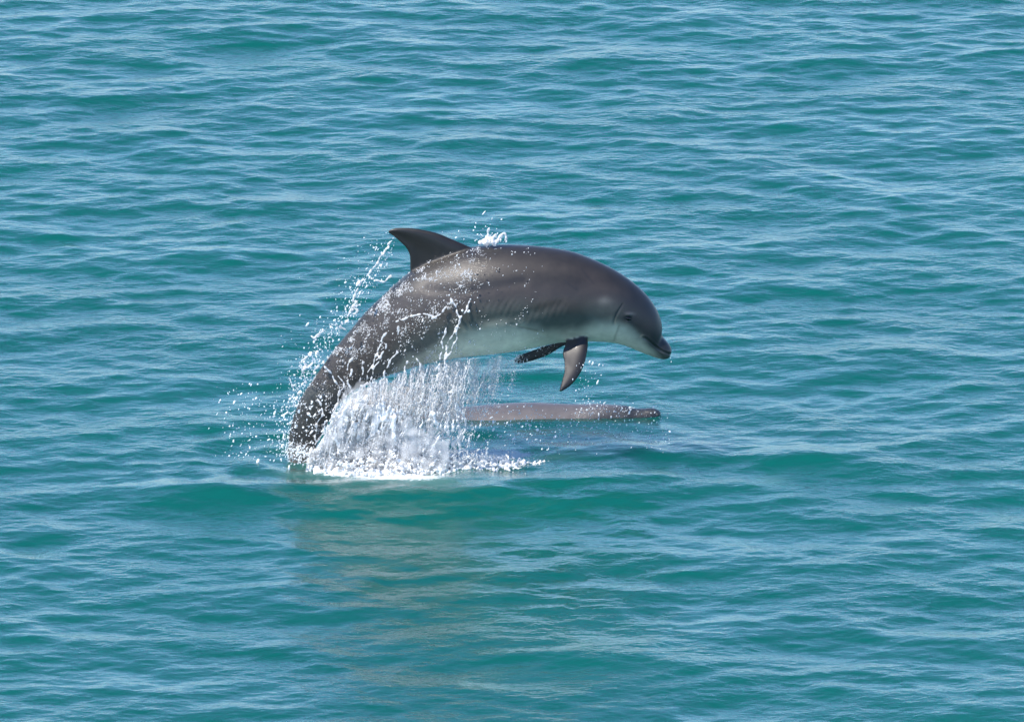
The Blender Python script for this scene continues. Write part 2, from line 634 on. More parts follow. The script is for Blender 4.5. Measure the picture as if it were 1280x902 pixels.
    belly = np.array([0.70, 0.74, 0.60])
    dark = np.array([0.012, 0.012, 0.014])
    n_ = len(co)
    col = np.tile(flank, (n_, 1))
    def mixc(c, w):
        nonlocal col
        w = np.clip(w, 0, 1)[:, None]
        col = col * (1 - w) + c * w
    # height of the pigment lines at each u
    back_v = np.interp(u, [360, 420, 500, 560, 620, 680, 740, 780, 810, 830], [480, 415, 352, 318, 312, 312, 322, 345, 378, 425])
    mixc(cape, 1 - sstep(6, 30, v - back_v + nz * 7))
    mixc(cape * 0.75, 0.8 * np.exp(-(seg_dist(u, v, [(560, 352), (600, 352), (660, 345), (720, 348)]) / 13) ** 2))
    line = np.interp(u, [430, 470, 500, 545, 590, 630, 660, 690, 720, 740, 765, 780, 792, 803, 812, 822, 836],
                        [505, 478, 452, 428, 408, 402, 404, 408, 410, 402, 398, 404, 410, 420, 431, 442, 449])
    dv = v - line + nz * 5
    mixc(blue, sstep(-36, -2, dv))
    mixc(belly * 0.62, sstep(-7, 16, dv) * sstep(430, 500, u))
    mixc(belly, sstep(10, 34, dv) * sstep(430, 500, u) * (1 - 0.6 * sstep(735, 775, u)))
    # shaded front of the head painted dark; dark eye patch and beak
    mixc(dark * 1.15, 0.9 * sstep(755, 800, u + (v - 360) * 0.1) * (1 - sstep(-8, 3, dv)))
    mixc(dark * 1.6, 0.9 * np.exp(-(np.hypot((u - eu - 4) / 13, (v - ev - 0.5) / 6.5)) ** 2))
    mixc(dark * 1.2, 0.9 * np.exp(-(np.hypot((u - eu) / 6, (v - ev) / 3.2)) ** 4))
    beak_up = sstep(812, 818, u) * (1 - sstep(-1.5, 1.0, v - np.interp(u, [812, 826, 833, 841], [431.5, 439, 442, 443.6])))
    mixc(dark, 0.95 * beak_up)
    mixc(np.array([0.11, 0.11, 0.11]), 0.75 * np.exp(-(seg_dist(u, v, Q10([(905, 738), (860, 722), (800, 700), (740, 665)])) / 0.9) ** 2))
    mixc(dark * 1.3, 0.85 * sstep(822, 831, u) * sstep(0, 3, v - np.interp(u, [812, 826, 833, 841], [433, 441, 444, 445])))
    mixc(dark, 0.8 * np.exp(-(seg_dist(u, v, mouth) / 1.1) ** 2))
    for f, s in ((fold1, 0.5), (fold2, 0.5)):
        mixc(dark, s * np.exp(-(seg_dist(u, v, f) / 1.0) ** 2))
    mixc(np.array([0.22, 0.21, 0.19]), 0.45 * np.exp(-(np.hypot((u - 755) / 8, (v - 376) / 5)) ** 2))
    mixc(np.array([0.2, 0.2, 0.2]), 0.5 * np.exp(-(np.hypot((u - eu - 3) / 5, (v - ev + 6) / 1.6)) ** 2))
    # old scratches
    for f in ([(727, 336), (733, 344), (742, 354)], [(705, 350), (712, 356), (722, 362)], [(672, 413), (662, 411), (648, 409)],
              [(470, 420), (468, 436), (473, 446)], [(430, 436), (442, 444), (450, 452)], [(600, 372), (606, 376)], [(360, 530), (376, 556)]):
        mixc(dark, 0.6 * np.exp(-(seg_dist(u, v, f) / 0.9) ** 2))
    mixc(cape * 0.55, 0.55 * sstep(0.05, 0.45, nz2) * sstep(600, 470, u) * 0.9 if False else 0.45 * sstep(0.05, 0.45, nz2) * (1 - sstep(470, 600, u)))
    mixc(cape * 0.6, 0.75 * (1 - sstep(395, 440, u)) * sstep(480, 510, v))
    mixc(np.array([0.17, 0.145, 0.13]), 0.7 * sstep(553, 559, v + nz * 5) * (1 - sstep(370, 420, u)) * onb)
    for k, c in ((1, cape * 0.45), (2, np.array([0.013, 0.0105, 0.010])), (3, dark * 0.8), (4, cape), (5, cape)):
        col[src == k] = c
    # flipper: paler leading shoulder
    f2 = (src == 2)
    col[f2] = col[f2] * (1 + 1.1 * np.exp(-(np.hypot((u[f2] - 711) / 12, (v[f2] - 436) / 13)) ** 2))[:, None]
    wet = np.where(src == 0, (1 - sstep(500, 640, u)) * 1.0 + 0.12, 0.03)
    # relax colours over a few neighbours so seams of fins blend in
    ne = len(me.edges)
    ed = np.zeros(ne * 2, np.int32)
    me.edges.foreach_get('vertices', ed)
    ed = ed.reshape(-1, 2)
    edge_band = (src > 0)
    for _ in range(3):
        acc = np.zeros_like(col)
        cnt = np.zeros(n_)
        for a, b in ((0, 1), (1, 0)):
            for ch in range(3):
                acc[:, ch] += np.bincount(ed[:, a], col[ed[:, b], ch], n_)
            cnt += np.bincount(ed[:, a], minlength=n_)
        col = col * 0.6 + 0.4 * acc / np.maximum(cnt, 1)[:, None]
    set_attr(me, 'pigment', 'FLOAT_COLOR', np.hstack([np.clip(col, 0.004, 0.9), np.ones((n_, 1))]))
    set_attr(me, 'wet', 'FLOAT', wet)
    base = at(372, 572)
    root = bpy.data.objects.new('dolphin', None)
    C.objects.link(root)
    root.location = base
    tag(root, 'dark grey dolphin with pale belly leaping clear of the water above the splash', 'dolphin', group='dolphins')
    me.vertices.foreach_set('co', (co2 - base).astype(np.float32).ravel())
    obj('body', me, SKIN, root)
    # eyes
    sel = onb & (np.hypot(u - eu, v - ev) < 1.2)
    for s in (-1, 1):
        g = sel & (np.sign(co[:, 1]) == s)
        p0 = co2[g].mean(0)
        bm = bmesh.new()
        bmesh.ops.create_uvsphere(bm, u_segments=20, v_segments=12, radius=0.0125)
        for vv in bm.verts:
            vv.co.x *= 1.35
            vv.co.z *= 0.85
        em = bpy.data.meshes.new('eye')
        bm.to_mesh(em)
        bm.free()
        for pl in em.polygons:
            pl.use_smooth = True
        e = obj('eye', em, eye_m, root)
        e.location = p0 - base + np.array([0, -s * 0.0035, 0])
        e.rotation_euler = (0, math.radians(20), 0)
    return root, co2, nr, u, v, src


leaper, LCO, LNR, LU, LV, LSRC = build_leaper()


def build_swimmer(name, label, wx, wy, wz, yaw, roll, pitch, pale):
    """whole dolphin stretched out along x, tail towards +x, mostly under water"""
    prof = [(0.0, .016, 1.0, 0), (.03, .033, 1.1, 0), (.08, .042, 1.1, -.002), (.12, .051, 1.0, 0), (.15, .062, .95, .008), (.20, .078, .9, .010),
            (.30, .112, .88, .01), (.45, .145, .88, .0), (.65, .172, .87, -.005), (.90, .18, .85, -.01), (1.1, .168, .82, -.01),
            (1.3, .138, .76, .0), (1.5, .105, .66, .006), (1.7, .072, .56, .006), (1.85, .052, .48, .0), (1.95, .040, .45, -.01), (2.04, .026, .6, -.02), (2.12, .010, 1.0, -.025)]
    R = catmull([(x, z, h, w) for x, h, w, z in prof], 200)
    rings = []
    for x, z, h, w in R:
        keel = 0.05 + 0.3 * max(0, (x - 1.3) / 0.8)
        rings.append((np.array([x - 2.12, 0, z]), np.array([0, 0, 1.0]), max(h, .004), max(h, .004) * w, keel))
    body = tube_body(rings)
    V = lambda x, y, z: np.array([x - 2.12, y, z])
    dl = [V(.92, 0, .12), V(.98, 0, .19), V(1.08, 0, .265), V(1.17, 0, .315), V(1.22, 0, .325)]
    dt = [V(1.26, 0, .10), V(1.20, 0, .16), V(1.175, 0, .22), V(1.195, 0, .28), V(1.225, 0, .32)]
    pcs = [body, foil(dl, dt, .045, (0, 1, 0))]
    for s in (-1, 1):
        pcs.append(foil([V(.42, s * .09, -.06), V(.48, s * .15, -.11), V(.56, s * .21, -.16), V(.66, s * .25, -.20)],
                        [V(.55, s * .09, -.06), V(.57, s * .15, -.11), V(.61, s * .21, -.16), V(.675, s * .25, -.205)], .035))
        pcs.append(foil([V(1.94, 0, -.02), V(1.98, s * .07, -.02), V(2.04, s * .15, -.015), V(2.12, s * .22, -.005), V(2.17, s * .25, 0)],
                        [V(2.10, 0, -.02), V(2.13, s * .07, -.02), V(2.14, s * .15, -.015), V(2.16, s * .22, -.005), V(2.185, s * .25, 0)], .03, (0, 0, 1)))
    me, co, src = fuse(pcs, 0.006, 5)
    zl = co[:, 2].copy()
    ta = roll * sstep(-1.85, -1.25, co[:, 0])     # the body leans away, the head is held level
    co = np.stack([co[:, 0], co[:, 1] * np.cos(ta) - zl * np.sin(ta), co[:, 1] * np.sin(ta) + zl * np.cos(ta) + .058 * (1 - sstep(.0, .42, co[:, 0] + 2.12))], 1)
    me.vertices.foreach_set('co', co.astype(np.float32).ravel())
    me.update()
    nz = vnoise(co, 8.0, 3)
    zr = zl + 0.02 * nz
    up = sstep(-.10, -.06, zr)[:, None]
    col = np.array([.5, .56, .52]) * (1 - up) + np.array(pale) * up
    col[src > 0] = np.array(pale) * 0.6
    fx = co[:, 0] + 2.12
    tl = np.maximum(1 - sstep(.13, .30, fx + .05 * nz), .85 * (1 - sstep(.25, .45, fx)) * (1 - sstep(.06, .12, zl + .01 * nz)))[:, None]
    col = col * (1 - tl) + np.array([.014, .015, .018]) * tl
    set_attr(me, 'pigment', 'FLOAT_COLOR', np.hstack([col, np.ones((len(co), 1))]))
    set_attr(me, 'wet', 'FLOAT', 0.15 + 0.9 * (1 - sstep(.3, .42, co[:, 0] + 2.12)))
    root = bpy.data.objects.new(name, None)
    C.objects.link(root)
    root.location = (wx, wy, wz)
    root.rotation_euler = (0, pitch, yaw)
    tag(root, label, 'dolphin', group='dolphins')
    obj('body', me, SKIN, root)
    bm = bmesh.new()
    bmesh.ops.create_uvsphere(bm, u_segments=12, v_segments=8, radius=0.011)
    em = bpy.data.meshes.new('eye')
    bm.to_mesh(em)
    bm.free()
    for s in (-1, 1):
        e = obj('eye', em, eye_m, root)
        e.location = (.25 - 2.12, s * .086, .0)
    return root


tip = at(826, 516, 0.86)
swimmer = build_swimmer('dolphin', 'second dolphin, smooth pinkish grey back just breaking the surface behind the leaping one',
                        tip[0] - 2.107, 0.86, -0.238, math.radians(180), math.radians(32), math.radians(5.0), (.108, .097, .100))


# ------------------------------------------------------------ splash
def drop_material(name, base, trans, rough):
    m, nt, N, L, p, out = mat(name)
    p.inputs['Base Color'].default_value = (*base, 1)
    p.inputs['Roughness'].default_value = rough
    p.inputs['IOR'].default_value = 1.33
    p.inputs['Transmission Weight'].default_value = trans
    return m


def spray_material(name, c, tr, gloss):
    """aerated water: white, lit through as well as from the front, with a wet glint"""
    m, nt, N, L, p, out = mat(name)
    N.remove(p)
    d, t, g = N.new('ShaderNodeBsdfDiffuse'), N.new('ShaderNodeBsdfTranslucent'), N.new('ShaderNodeBsdfGlossy')
    d.inputs[0].default_value = t.inputs[0].default_value = (*c, 1)
    g.inputs['Roughness'].default_value = gloss
    a, b, f = N.new('ShaderNodeMixShader'), N.new('ShaderNodeMixShader'), N.new('ShaderNodeFresnel')
    f.inputs[0].default_value = 1.33
    a.inputs[0].default_value = tr
    L.new(d.outputs[0], a.inputs[1])
    L.new(t.outputs[0], a.inputs[2])
    L.new(f.outputs[0], b.inputs[0])
    L.new(a.outputs[0], b.inputs[1])
    L.new(g.outputs[0], b.inputs[2])
    L.new(b.outputs[0], out.inputs[0])
    return m


WHITE = spray_material('aerated_water', (0.98, 0.98, 0.98), 0.5, 0.12)
FOAM = spray_material('foam', (0.985, 0.99, 0.99), 0.30, 0.35)
CLEAR = drop_material('clear_drops', (0.95, 0.97, 0.98), 0.15, 0.05)


def cloud(name, pts, size, stretch, lean, material, label, cat='splash', sub=2):
    """droplets: one instance of a small sphere per vertex, each with its own size, stretch and lean"""
    pts = np.asarray(pts, float)
    n = len(pts)
    me = bpy.data.meshes.new(name)
    me.vertices.add(n)
    me.vertices.foreach_set('co', pts.astype(np.float32).ravel())
    scl = np.stack([size, size, size * stretch], 1) * rng.uniform(0.85, 1.15, (n, 3))
    rot = np.stack([rng.normal(0, .25, n), lean + rng.normal(0, .3, n), rng.uniform(0, 6.28, n) * 0], 1)
    for nm, dta in (('scl', scl), ('rot', rot)):
        a = me.attributes.new(nm, 'FLOAT_VECTOR', 'POINT')
        a.data.foreach_set('vector', dta.astype(np.float32).ravel())
    o = obj(name, me, material)
    ng = bpy.data.node_groups.new(name, 'GeometryNodeTree')
    ng.interface.new_socket('Geometry', in_out='INPUT', socket_type='NodeSocketGeometry')
    ng.interface.new_socket('Geometry', in_out='OUTPUT', socket_type='NodeSocketGeometry')
    i, ou = ng.nodes.new('NodeGroupInput'), ng.nodes.new('NodeGroupOutput')
    ico = ng.nodes.new('GeometryNodeMeshIcoSphere')
    ico.inputs['Radius'].default_value = 1.0
    ico.inputs['Subdivisions'].default_value = sub
    sm = ng.nodes.new('GeometryNodeSetShadeSmooth')
    st = ng.nodes.new('GeometryNodeSetMaterial')
    st.inputs['Material'].default_value = material
    iop = ng.nodes.new('GeometryNodeInstanceOnPoints')
    s_, r_ = ng.nodes.new('GeometryNodeInputNamedAttribute'), ng.nodes.new('GeometryNodeInputNamedAttribute')
    for q, nm in ((s_, 'scl'), (r_, 'rot')):
        q.data_type = 'FLOAT_VECTOR'
        q.inputs['Name'].default_value = nm
    K = ng.links.new
    K(ico.outputs['Mesh'], sm.inputs[0])
    K(sm.outputs[0], st.inputs[0])
    K(i.outputs[0], iop.inputs['Points'])
    K(st.outputs[0], iop.inputs['Instance'])
    K(s_.outputs['Attribute'], iop.inputs['Scale'])
    K(r_.outputs['Attribute'], iop.inputs['Rotation'])
    K(iop.outputs[0], ou.inputs[0])
    o.modifiers.new('drops', 'NODES').node_group = ng
    tag(o, label, cat, 'stuff')
    return o


def ico_template(sub):
    bm = bmesh.new()
    bmesh.ops.create_icosphere(bm, subdivisions=sub, radius=1.0)
    V = np.array([v.co[:] for v in bm.verts])
    F = np.array([[v.index for v in f.verts] for f in bm.faces])
    bm.free()
    return V, F


def liquid(name, balls, voxel, material, label, smooth=2):
    """balls (x, y, z, r) melted into one lumpy water surface"""
    B = np.asarray(balls, float)
    V, F = ico_template(1)
    P = (B[:, None, :3] + V[None] * B[:, None, 3:4]).reshape(-1, 3)
    I = (F[None] + (np.arange(len(B)) * len(V))[:, None, None]).reshape(-1, 3)
    me = bpy.data.meshes.new(name)
    me.from_pydata(P.tolist(), [], I.tolist())
    o = bpy.data.objects.new(name, me)
    C.objects.link(o)
    r = o.modifiers.new('r', 'REMESH')
    r.mode = 'VOXEL'
    r.voxel_size = voxel
    s = o.modifiers.new('s', 'SMOOTH')
    s.factor = 0.5
    s.iterations = smooth
    dg = bpy.context.evaluated_depsgraph_get()
    new = bpy.data.meshes.new_from_object(o.evaluated_get(dg))
    bpy.data.objects.remove(o)
    new.polygons.foreach_set('use_smooth', np.ones(len(new.polygons), bool))
    new.name = name
    o = obj(name, new, material)
    tag(o, label, 'splash', 'stuff')
    print(name, 'tris', sum(len(p.vertices) - 2 for p in new.polygons))
    return o


def strand(pts, r0, r1, wob=1.5, beads=0.5, gap=0.0):
    beads *= 0.62
    gap *= 0.5
    """a rope of water through photo pixels (u, v, y); returns balls"""
    P = catmull([(a, b, c) for a, b, c in pts], 60)
    Lp = np.linalg.norm(np.diff(P[:, :2], axis=0), axis=1).sum()
    n = max(6, int(Lp / 0.9))
    P = catmull([(a, b, c) for a, b, c in pts], n)
    ph = rng.uniform(0, 6.28, 4)
    out = []
    for i, (a, b, c) in enumerate(P):
        t = i / (n - 1)
        a += wob * (math.sin(i * .11 + ph[0]) + .6 * math.sin(i * .31 + ph[1]))
        r = r0 + (r1 - r0) * t
        g = math.sin(i * .37 + ph[2]) + math.sin(i * .83 + ph[3])
        r *= 1 + beads * 0.5 * g
        if gap and g < -2 + gap * 2:
            continue
        p = at(a, b, c + rng.normal(0, .003))
        out.append((*p, max(r, .0016)))
    return out


balls = []
# ropes of water falling off the flank
falls = [[(586, 376, -.20), (578, 395, -.22), (571, 418, -.22), (562, 440, -.21), (553, 470, -.20), (548, 500, -.20), (545, 530, -.2)],
         [(566, 372, -.20), (570, 388, -.21), (573, 402, -.22), (566, 420, -.22), (556, 438, -.21)],
         [(560, 410, -.21), (552, 430, -.2), (549, 452, -.2), (545, 475, -.2)],
         [(552, 455, -.2), (548, 475, -.2), (552, 492, -.2), (558, 510, -.2), (564, 530, -.2)],
         [(520, 448, -.18), (528, 470, -.18), (536, 484, -.18), (544, 492, -.18)],
         [(494, 440, -.17), (486, 456, -.17), (480, 476, -.17), (477, 496, -.17), (472, 520, -.17)],
         [(482, 430, -.17), (474, 448, -.17), (466, 470, -.17), (460, 492, -.17)],
         [(510, 452, -.17), (505, 470, -.17), (500, 490, -.17), (498, 515, -.17)],
         [(470, 440, -.16), (465, 458, -.16), (458, 476, -.16)],
         [(456, 452, -.16), (452, 466, -.16), (448, 478, -.16)],
         [(482, 416, -.17), (476, 432, -.17), (472, 446, -.17), (468, 450, -.17)],
         [(440, 462, -.15), (437, 480, -.15), (441, 492, -.15), (452, 484, -.15), (462, 476, -.15), (466, 470, -.15)]]
for f in falls:
    balls += strand(f, .0052, .0028, 1.8, .9, gap=.35)
# crossing net of water between splash and belly
net = [[(574, 484, -.19), (560, 490, -.19), (545, 496, -.19), (528, 502, -.19), (512, 505, -.19), (496, 506, -.19)],
       [(574, 482, -.19), (573, 500, -.19), (571, 520, -.19), (574, 545, -.19)],
       [(545, 497, -.19), (536, 505, -.19), (528, 512, -.19), (520, 528, -.19)],
       [(560, 492, -.19), (556, 508, -.19), (560, 525, -.19), (552, 540, -.19), (540, 552, -.19)],
       [(535, 500, -.2), (540, 520, -.2), (535, 540, -.2), (528, 556, -.2)],
       [(555, 540, -.2), (545, 530, -.2), (535, 525, -.2), (522, 538, -.2)],
       [(512, 506, -.2), (502, 520, -.2), (494, 540, -.2), (488, 560, -.2)],
       [(570, 505, -.19), (578, 520, -.19), (584, 532, -.19), (578, 545, -.19)],
       [(498, 545, -.2), (520, 540, -.2), (545, 548, -.2), (560, 545, -.2)],
       [(560, 432, -.2), (556, 462, -.2), (566, 480, -.2), (572, 490, -.2)]]
for f in net:
    balls += strand(f, .0060, .0050, 1.6, .8, gap=.12)
# water clinging to the tail stock
for f in ([(396, 500, -.10), (402, 512, -.10), (400, 524, -.10), (396, 538, -.10), (394, 551, -.10)],
          [(424, 470, -.12), (428, 484, -.12), (422, 490, -.12)], [(404, 452, -.13), (414, 466, -.13), (420, 480, -.13), (424, 492, -.13)],
          [(423, 490, -.12), (420, 508, -.11), (414, 524, -.11), (404, 540, -.1), (394, 555, -.1)],
          [(494, 402, -.19), (514, 396, -.2), (530, 392, -.2), (544, 398, -.2)], [(540, 398, -.2), (556, 386, -.2), (566, 376, -.2)],
          [(442, 446, -.15), (437, 456, -.15), (433, 462, -.15)], [(500, 408, -.19), (496, 416, -.19), (494, 422, -.19)],
          [(450, 482, -.14), (470, 478, -.15), (484, 472, -.16)]):
    balls += strand(f, .0052, .0040, 1.8, 1.0, gap=.35)
# ligaments thrown off behind the back
ligs = [[(487, 302, .0), (481, 314, .0), (474, 326, .0), (465, 336, .0), (456, 346, .0), (448, 360, .0), (445, 372, .0)],
        [(490, 345, -.02), (480, 352, -.02), (470, 350, -.02), (462, 348, -.02)], [(446, 374, 0), (440, 384, 0), (450, 380, 0)],
        [(448, 360, .02), (444, 372, .02), (440, 384, .02), (452, 388, .02)],
        [(440, 384, .0), (436, 396, .0), (430, 404, .0)], [(428, 402, .0), (424, 408, .0), (432, 412, .0)],
        [(386, 444, .0), (378, 452, .0), (376, 462, .0), (380, 470, .0), (382, 478, .0)],
        [(384, 446, .0), (380, 454, 0), (388, 460, 0)], [(418, 444, .0), (410, 448, 0), (406, 452, 0)],
        [(400, 456, .0), (394, 462, .0), (392, 468, 0)], [(360, 472, .0), (364, 480, .0), (366, 488, .0)],
        [(450, 386, 0), (444, 392, 0), (438, 392, 0)], [(391, 420, 0), (396, 424, 0), (400, 418, 0)], [(375, 488, 0), (370, 496, 0), (372, 504, 0)],
        [(404, 412, 0), (398, 418, 0), (394, 424, 0)]]
for f in ligs:
    balls += strand(f, .0050, .0042, 1.3, 1.0, gap=.25)
# crown thrown up at the back
for f in ([(605, 305, -.03), (610, 297, -.02), (609, 290, -.02), (611, 285, -.02)], [(608, 306, -.02), (614, 298, -.02), (620, 294, -.02), (612, 300, -.02)],
          [(622, 303, -.02), (626, 296, -.02), (630, 291, -.02), (633, 296, -.02), (632, 303, -.02)], [(600, 304, -.02), (606, 300, -.02), (612, 304, -.02)]):
    balls += strand(f, .0085, .0050, 0.8, .7)
for _ in range(26):
    p = at(612 + rng.normal(0, 5), 301 + rng.normal(0, 2.6), -.02 + rng.normal(0, .01))
    balls.append((*p, rng.uniform(.004, .012)))
# random fine threads hanging in the curtain
for _ in range(120):
    u0 = rng.uniform(405, 585)
    v0 = np.interp(u0, [405, 430, 470, 520, 585], [530, 492, 478, 490, 486]) + rng.uniform(0, 45)
    y0 = rng.uniform(-.24, -.04)
    ln = rng.uniform(10, 34)
    balls += strand([(u0, v0, y0), (u0 - ln * .1 + rng.normal(0, 3), v0 + ln * .5, y0), (u0 - ln * .25 + rng.normal(0, 4), v0 + ln, y0)],
                    rng.uniform(.0025, .006), rng.uniform(.002, .0045), 1.0, .9, gap=.2)
liquid('splash_streams', balls, .0034, WHITE, 'ropes and threads of white water falling off the leaping dolphin', 1)

# churned foam heap at the base
heap = []
for _ in range(8000):
    u0 = rng.uniform(384, 690)
    hgt = np.interp(u0, [372, 395, 420, 445, 480, 510, 560, 600, 640, 690], [4, 12, 30, 40, 36, 26, 22, 17, 11, 3]) * (0.75 + 0.5 * (0.5 + 0.5 * math.sin(u0 * .19) * math.sin(u0 * .071 + 1)))
    bv = np.interp(u0, [372, 400, 450, 500, 560, 620, 690], [574, 584, 591, 590, 585, 579, 571])
    t = rng.random() ** 1.7
    z = t * hgt / 273.0
    x = at(u0, 570, 0)[0]
    if rng.random() < np.interp(u0, [580, 690], [0, .85]):
        continue
    yy = -(bv - 572) / 63.0 * rng.uniform(.1, 1.0) + rng.normal(0, .05) - .02
    wz = float(sea_z(np.array([x]), np.array([yy]))[0])
    heap.append((x, yy, wz + z - .006, rng.uniform(.003, .011) * (1 - .45 * t) * np.interp(u0, [560, 690], [1, .5])))
liquid('splash_foam', heap, .0050, FOAM, 'heap of churned white foam at the base of the splash', 1)


# torn white sheets of the plume
sheet = []
for _ in range(520):
    a = float(np.clip(rng.normal(446, 30), 398, 560)) if rng.random() < .62 else 405 + 215 * rng.beta(1.1, 1.8)
    tp = np.interp(a, [398, 412, 430, 450, 480, 520, 585], [556, 530, 502, 490, 494, 508, 520]) + abs(rng.normal(0, 16))
    ln = rng.uniform(8, 46) * (1.0 if a < 500 else .6)
    yy, r_, sl_ = rng.uniform(-.24, -.11), rng.lognormal(math.log(.0042), .4), rng.normal(.22, .22)
    ph = rng.uniform(0, 6, 3)
    q = 0.0
    while q < ln and tp + q < 594:
        rr_ = r_ * (.35 + .65 * math.sin(math.pi * (q + 2) / (ln + 4))) * (1 + .45 * math.sin(q * .55 + ph[0]) + .3 * math.sin(q * 1.3 + ph[1]))
        sheet.append((*at(a - q * sl_ + 1.8 * math.sin(q * .13 + ph[2]), tp + q, yy + .004 * math.sin(q * .3 + ph[1])), max(rr_, .0018)))
        q += .9
for _ in range(900):
    a = float(np.clip(rng.normal(450, 34), 395, 600))
    tp = np.interp(a, [395, 412, 430, 450, 480, 520, 600], [560, 534, 506, 494, 500, 520, 552])
    sheet.append((*at(a, tp + (592 - tp) * rng.random() ** .6, rng.uniform(-.24, -.11)), rng.lognormal(math.log(.0034), .4)))
sheet = [b for b in sheet if b[2] > -.012]
liquid('splash_sheets', sheet, .0040, FOAM, 'torn bright white sheets of water beside the tail of the leaping dolphin', 1)


def sprinkle(n, ulo, uhi, fv, ylo, yhi):
    u0 = rng.uniform(ulo, uhi, n)
    v0 = fv(u0)
    y0 = rng.uniform(ylo, yhi, n)
    return np.array([at(a, b, c) for a, b, c in zip(u0, v0, y0)])


# veil of fine drops under the belly
P1 = []
for k in range(110):                                      # falling in vertical strings
    u0 = 430 + 225 * rng.beta(1.5, 1.4)
    top = np.interp(u0, [430, 470, 520, 560, 640], [500, 475, 458, 448, 442]) + abs(rng.normal(0, 6))
    fall = rng.uniform(.35, 1) * (562 - top) * np.interp(u0, [430, 600, 640], [1, .95, .45])
    m_ = int(rng.uniform(120, 520) * np.interp(u0, [430, 520, 600, 640], [1.3, 1.1, .8, .2]))
    y0 = rng.uniform(-.14, .10)
    w = rng.uniform(1.5, 6)
    for _ in range(m_):
        t = rng.random()
        P1.append(at(u0 - t * 8 + rng.normal(0, w * (.5 + t)), top + t * fall, y0 + rng.normal(0, .02)))
P1 = np.array(P1)
P1 = P1[P1[:, 2] > 0]
sz = rng.lognormal(math.log(.0010), .40, len(P1))
cloud('splash_veil', P1, sz, rng.uniform(1.2, 3.2, len(P1)), .08, WHITE, 'thin veil of fine drops falling below the pale belly', sub=1)

# dense spray over the foam heap, torn into slanting streaks
n = 90000
u0 = np.concatenate([rng.normal(445, 38, n // 2), rng.uniform(385, 610, n - n // 2)])
top = np.interp(u0, [370, 395, 412, 430, 470, 500, 540, 580, 610, 700], [572, 556, 528, 498, 484, 492, 500, 508, 530, 560])
bot = np.interp(u0, [370, 400, 450, 500, 560, 620, 690], [568, 578, 587, 585, 579, 571, 562])
t = rng.random(n) ** 0.85
v0 = top + (bot - top) * t
dens = np.array([mnoise.fractal(Vector(((a + .25 * b) / 7.0, b / 30.0, 1.3)), 0.8, 2.2, 3) for a, b in zip(u0, v0)])
hole = np.exp(-(((u0 - 512) / 30) ** 2 + ((v0 - 534) / 16) ** 2))
keep = rng.random(n) < (1 - .93 * sstep(525, 610, u0)) * np.clip(.34 + 1.1 * dens + .5 * sstep(548, 572, v0) - .45 * hole - .25 * sstep(480, 560, u0) * (1 - sstep(545, 565, v0)), .03, 1)
P2 = np.array([at(a, b, c) for a, b, c in zip(u0[keep], v0[keep] + 5, rng.uniform(-.24, -.08, keep.sum()))])
P2 = P2[(P2[:, 2] > -.01) & (P2[:, 0] > at(388, 560)[0])]
cloud('splash_spray', P2, rng.lognormal(math.log(.00125), .55, len(P2)), rng.uniform(1.0, 3.0, len(P2)), .25, WHITE, 'dense white spray thrown up beside the tail of the leaping dolphin', sub=1)

# mist of the finest drops hanging in the splash
def mist_material(name, lo, hi):
    m, nt, N, L, p, out = mat(name)
    N.remove(p)
    v = N.new('ShaderNodeVolumePrincipled')
    v.inputs['Color'].default_value = (0.985, 0.99, 0.995, 1)
    v.inputs['Anisotropy'].default_value = 0.2
    tc = N.new('ShaderNodeTexCoord')
    mp = N.new('ShaderNodeMapping')
    mp.inputs['Rotation'].default_value = (0, math.radians(-14), 0)
    mp.inputs['Scale'].default_value = (26, 14, 5)
    L.new(tc.outputs['Object'], mp.inputs[0])
    n_ = N.new('ShaderNodeTexNoise')
    n_.inputs['Scale'].default_value = 1.0
    n_.inputs['Detail'].default_value = 3.0
    L.new(mp.outputs[0], n_.inputs['Vector'])
    r = N.new('ShaderNodeMapRange')
    r.inputs['From Min'].default_value = 0.38
    r.inputs['From Max'].default_value = 0.62
    r.inputs['To Min'].default_value = lo
    r.inputs['To Max'].default_value = hi
    L.new(n_.outputs['Fac'], r.inputs[0])
    L.new(r.outputs[0], v.inputs['Density'])
    L.new(v.outputs[0], out.inputs['Volume'])
    return m


mb = []
for _ in range(1500):
    a = rng.uniform(402, 560)
    tp = np.interp(a, [402, 415, 430, 450, 480, 520, 560], [556, 532, 508, 496, 506, 528, 548]) + rng.normal(0, 5)
    mb.append((*at(a, rng.uniform(tp + 6, 590), rng.uniform(-.25, -.10)), rng.uniform(.009, .022)))
for _ in range(60):
    a = rng.uniform(430, 560)
    tp = np.interp(a, [430, 450, 480, 520, 560], [500, 490, 492, 500, 520]) - rng.uniform(0, 16)
    for q in range(14):
        mb.append((*at(a - q * 1.3, tp + q * 4.0, -.17), rng.uniform(.006, .014)))
mb = [b for b in mb if b[2] > -.03]
liquid('splash_mist', mb, .008, mist_material('mist_dense', 6.0, 42.0), 'dense pale mist of spray beside the tail of the leaping dolphin', 4)
mb = []
for _ in range(170):
    a = 446 + 205 * rng.beta(1.5, 1.5)
    tp = np.interp(a, [446, 470, 520, 560, 640], [496, 474, 458, 450, 443]) + abs(rng.normal(0, 4))
    ln = rng.uniform(.35, 1.0) * (562 - tp) * np.interp(a, [446, 590, 640], [1, .95, .35])
    yy, rr_ = rng.uniform(-.09, .04), rng.uniform(.004, .012)
    for q in range(int(ln / 3.2)):
        mb.append((*at(a - q * .35 + rng.normal(0, .5), tp + q * 3.2, yy), rr_ * rng.uniform(.8, 1.15) * (1 - .5 * q * 3.2 / ln)))
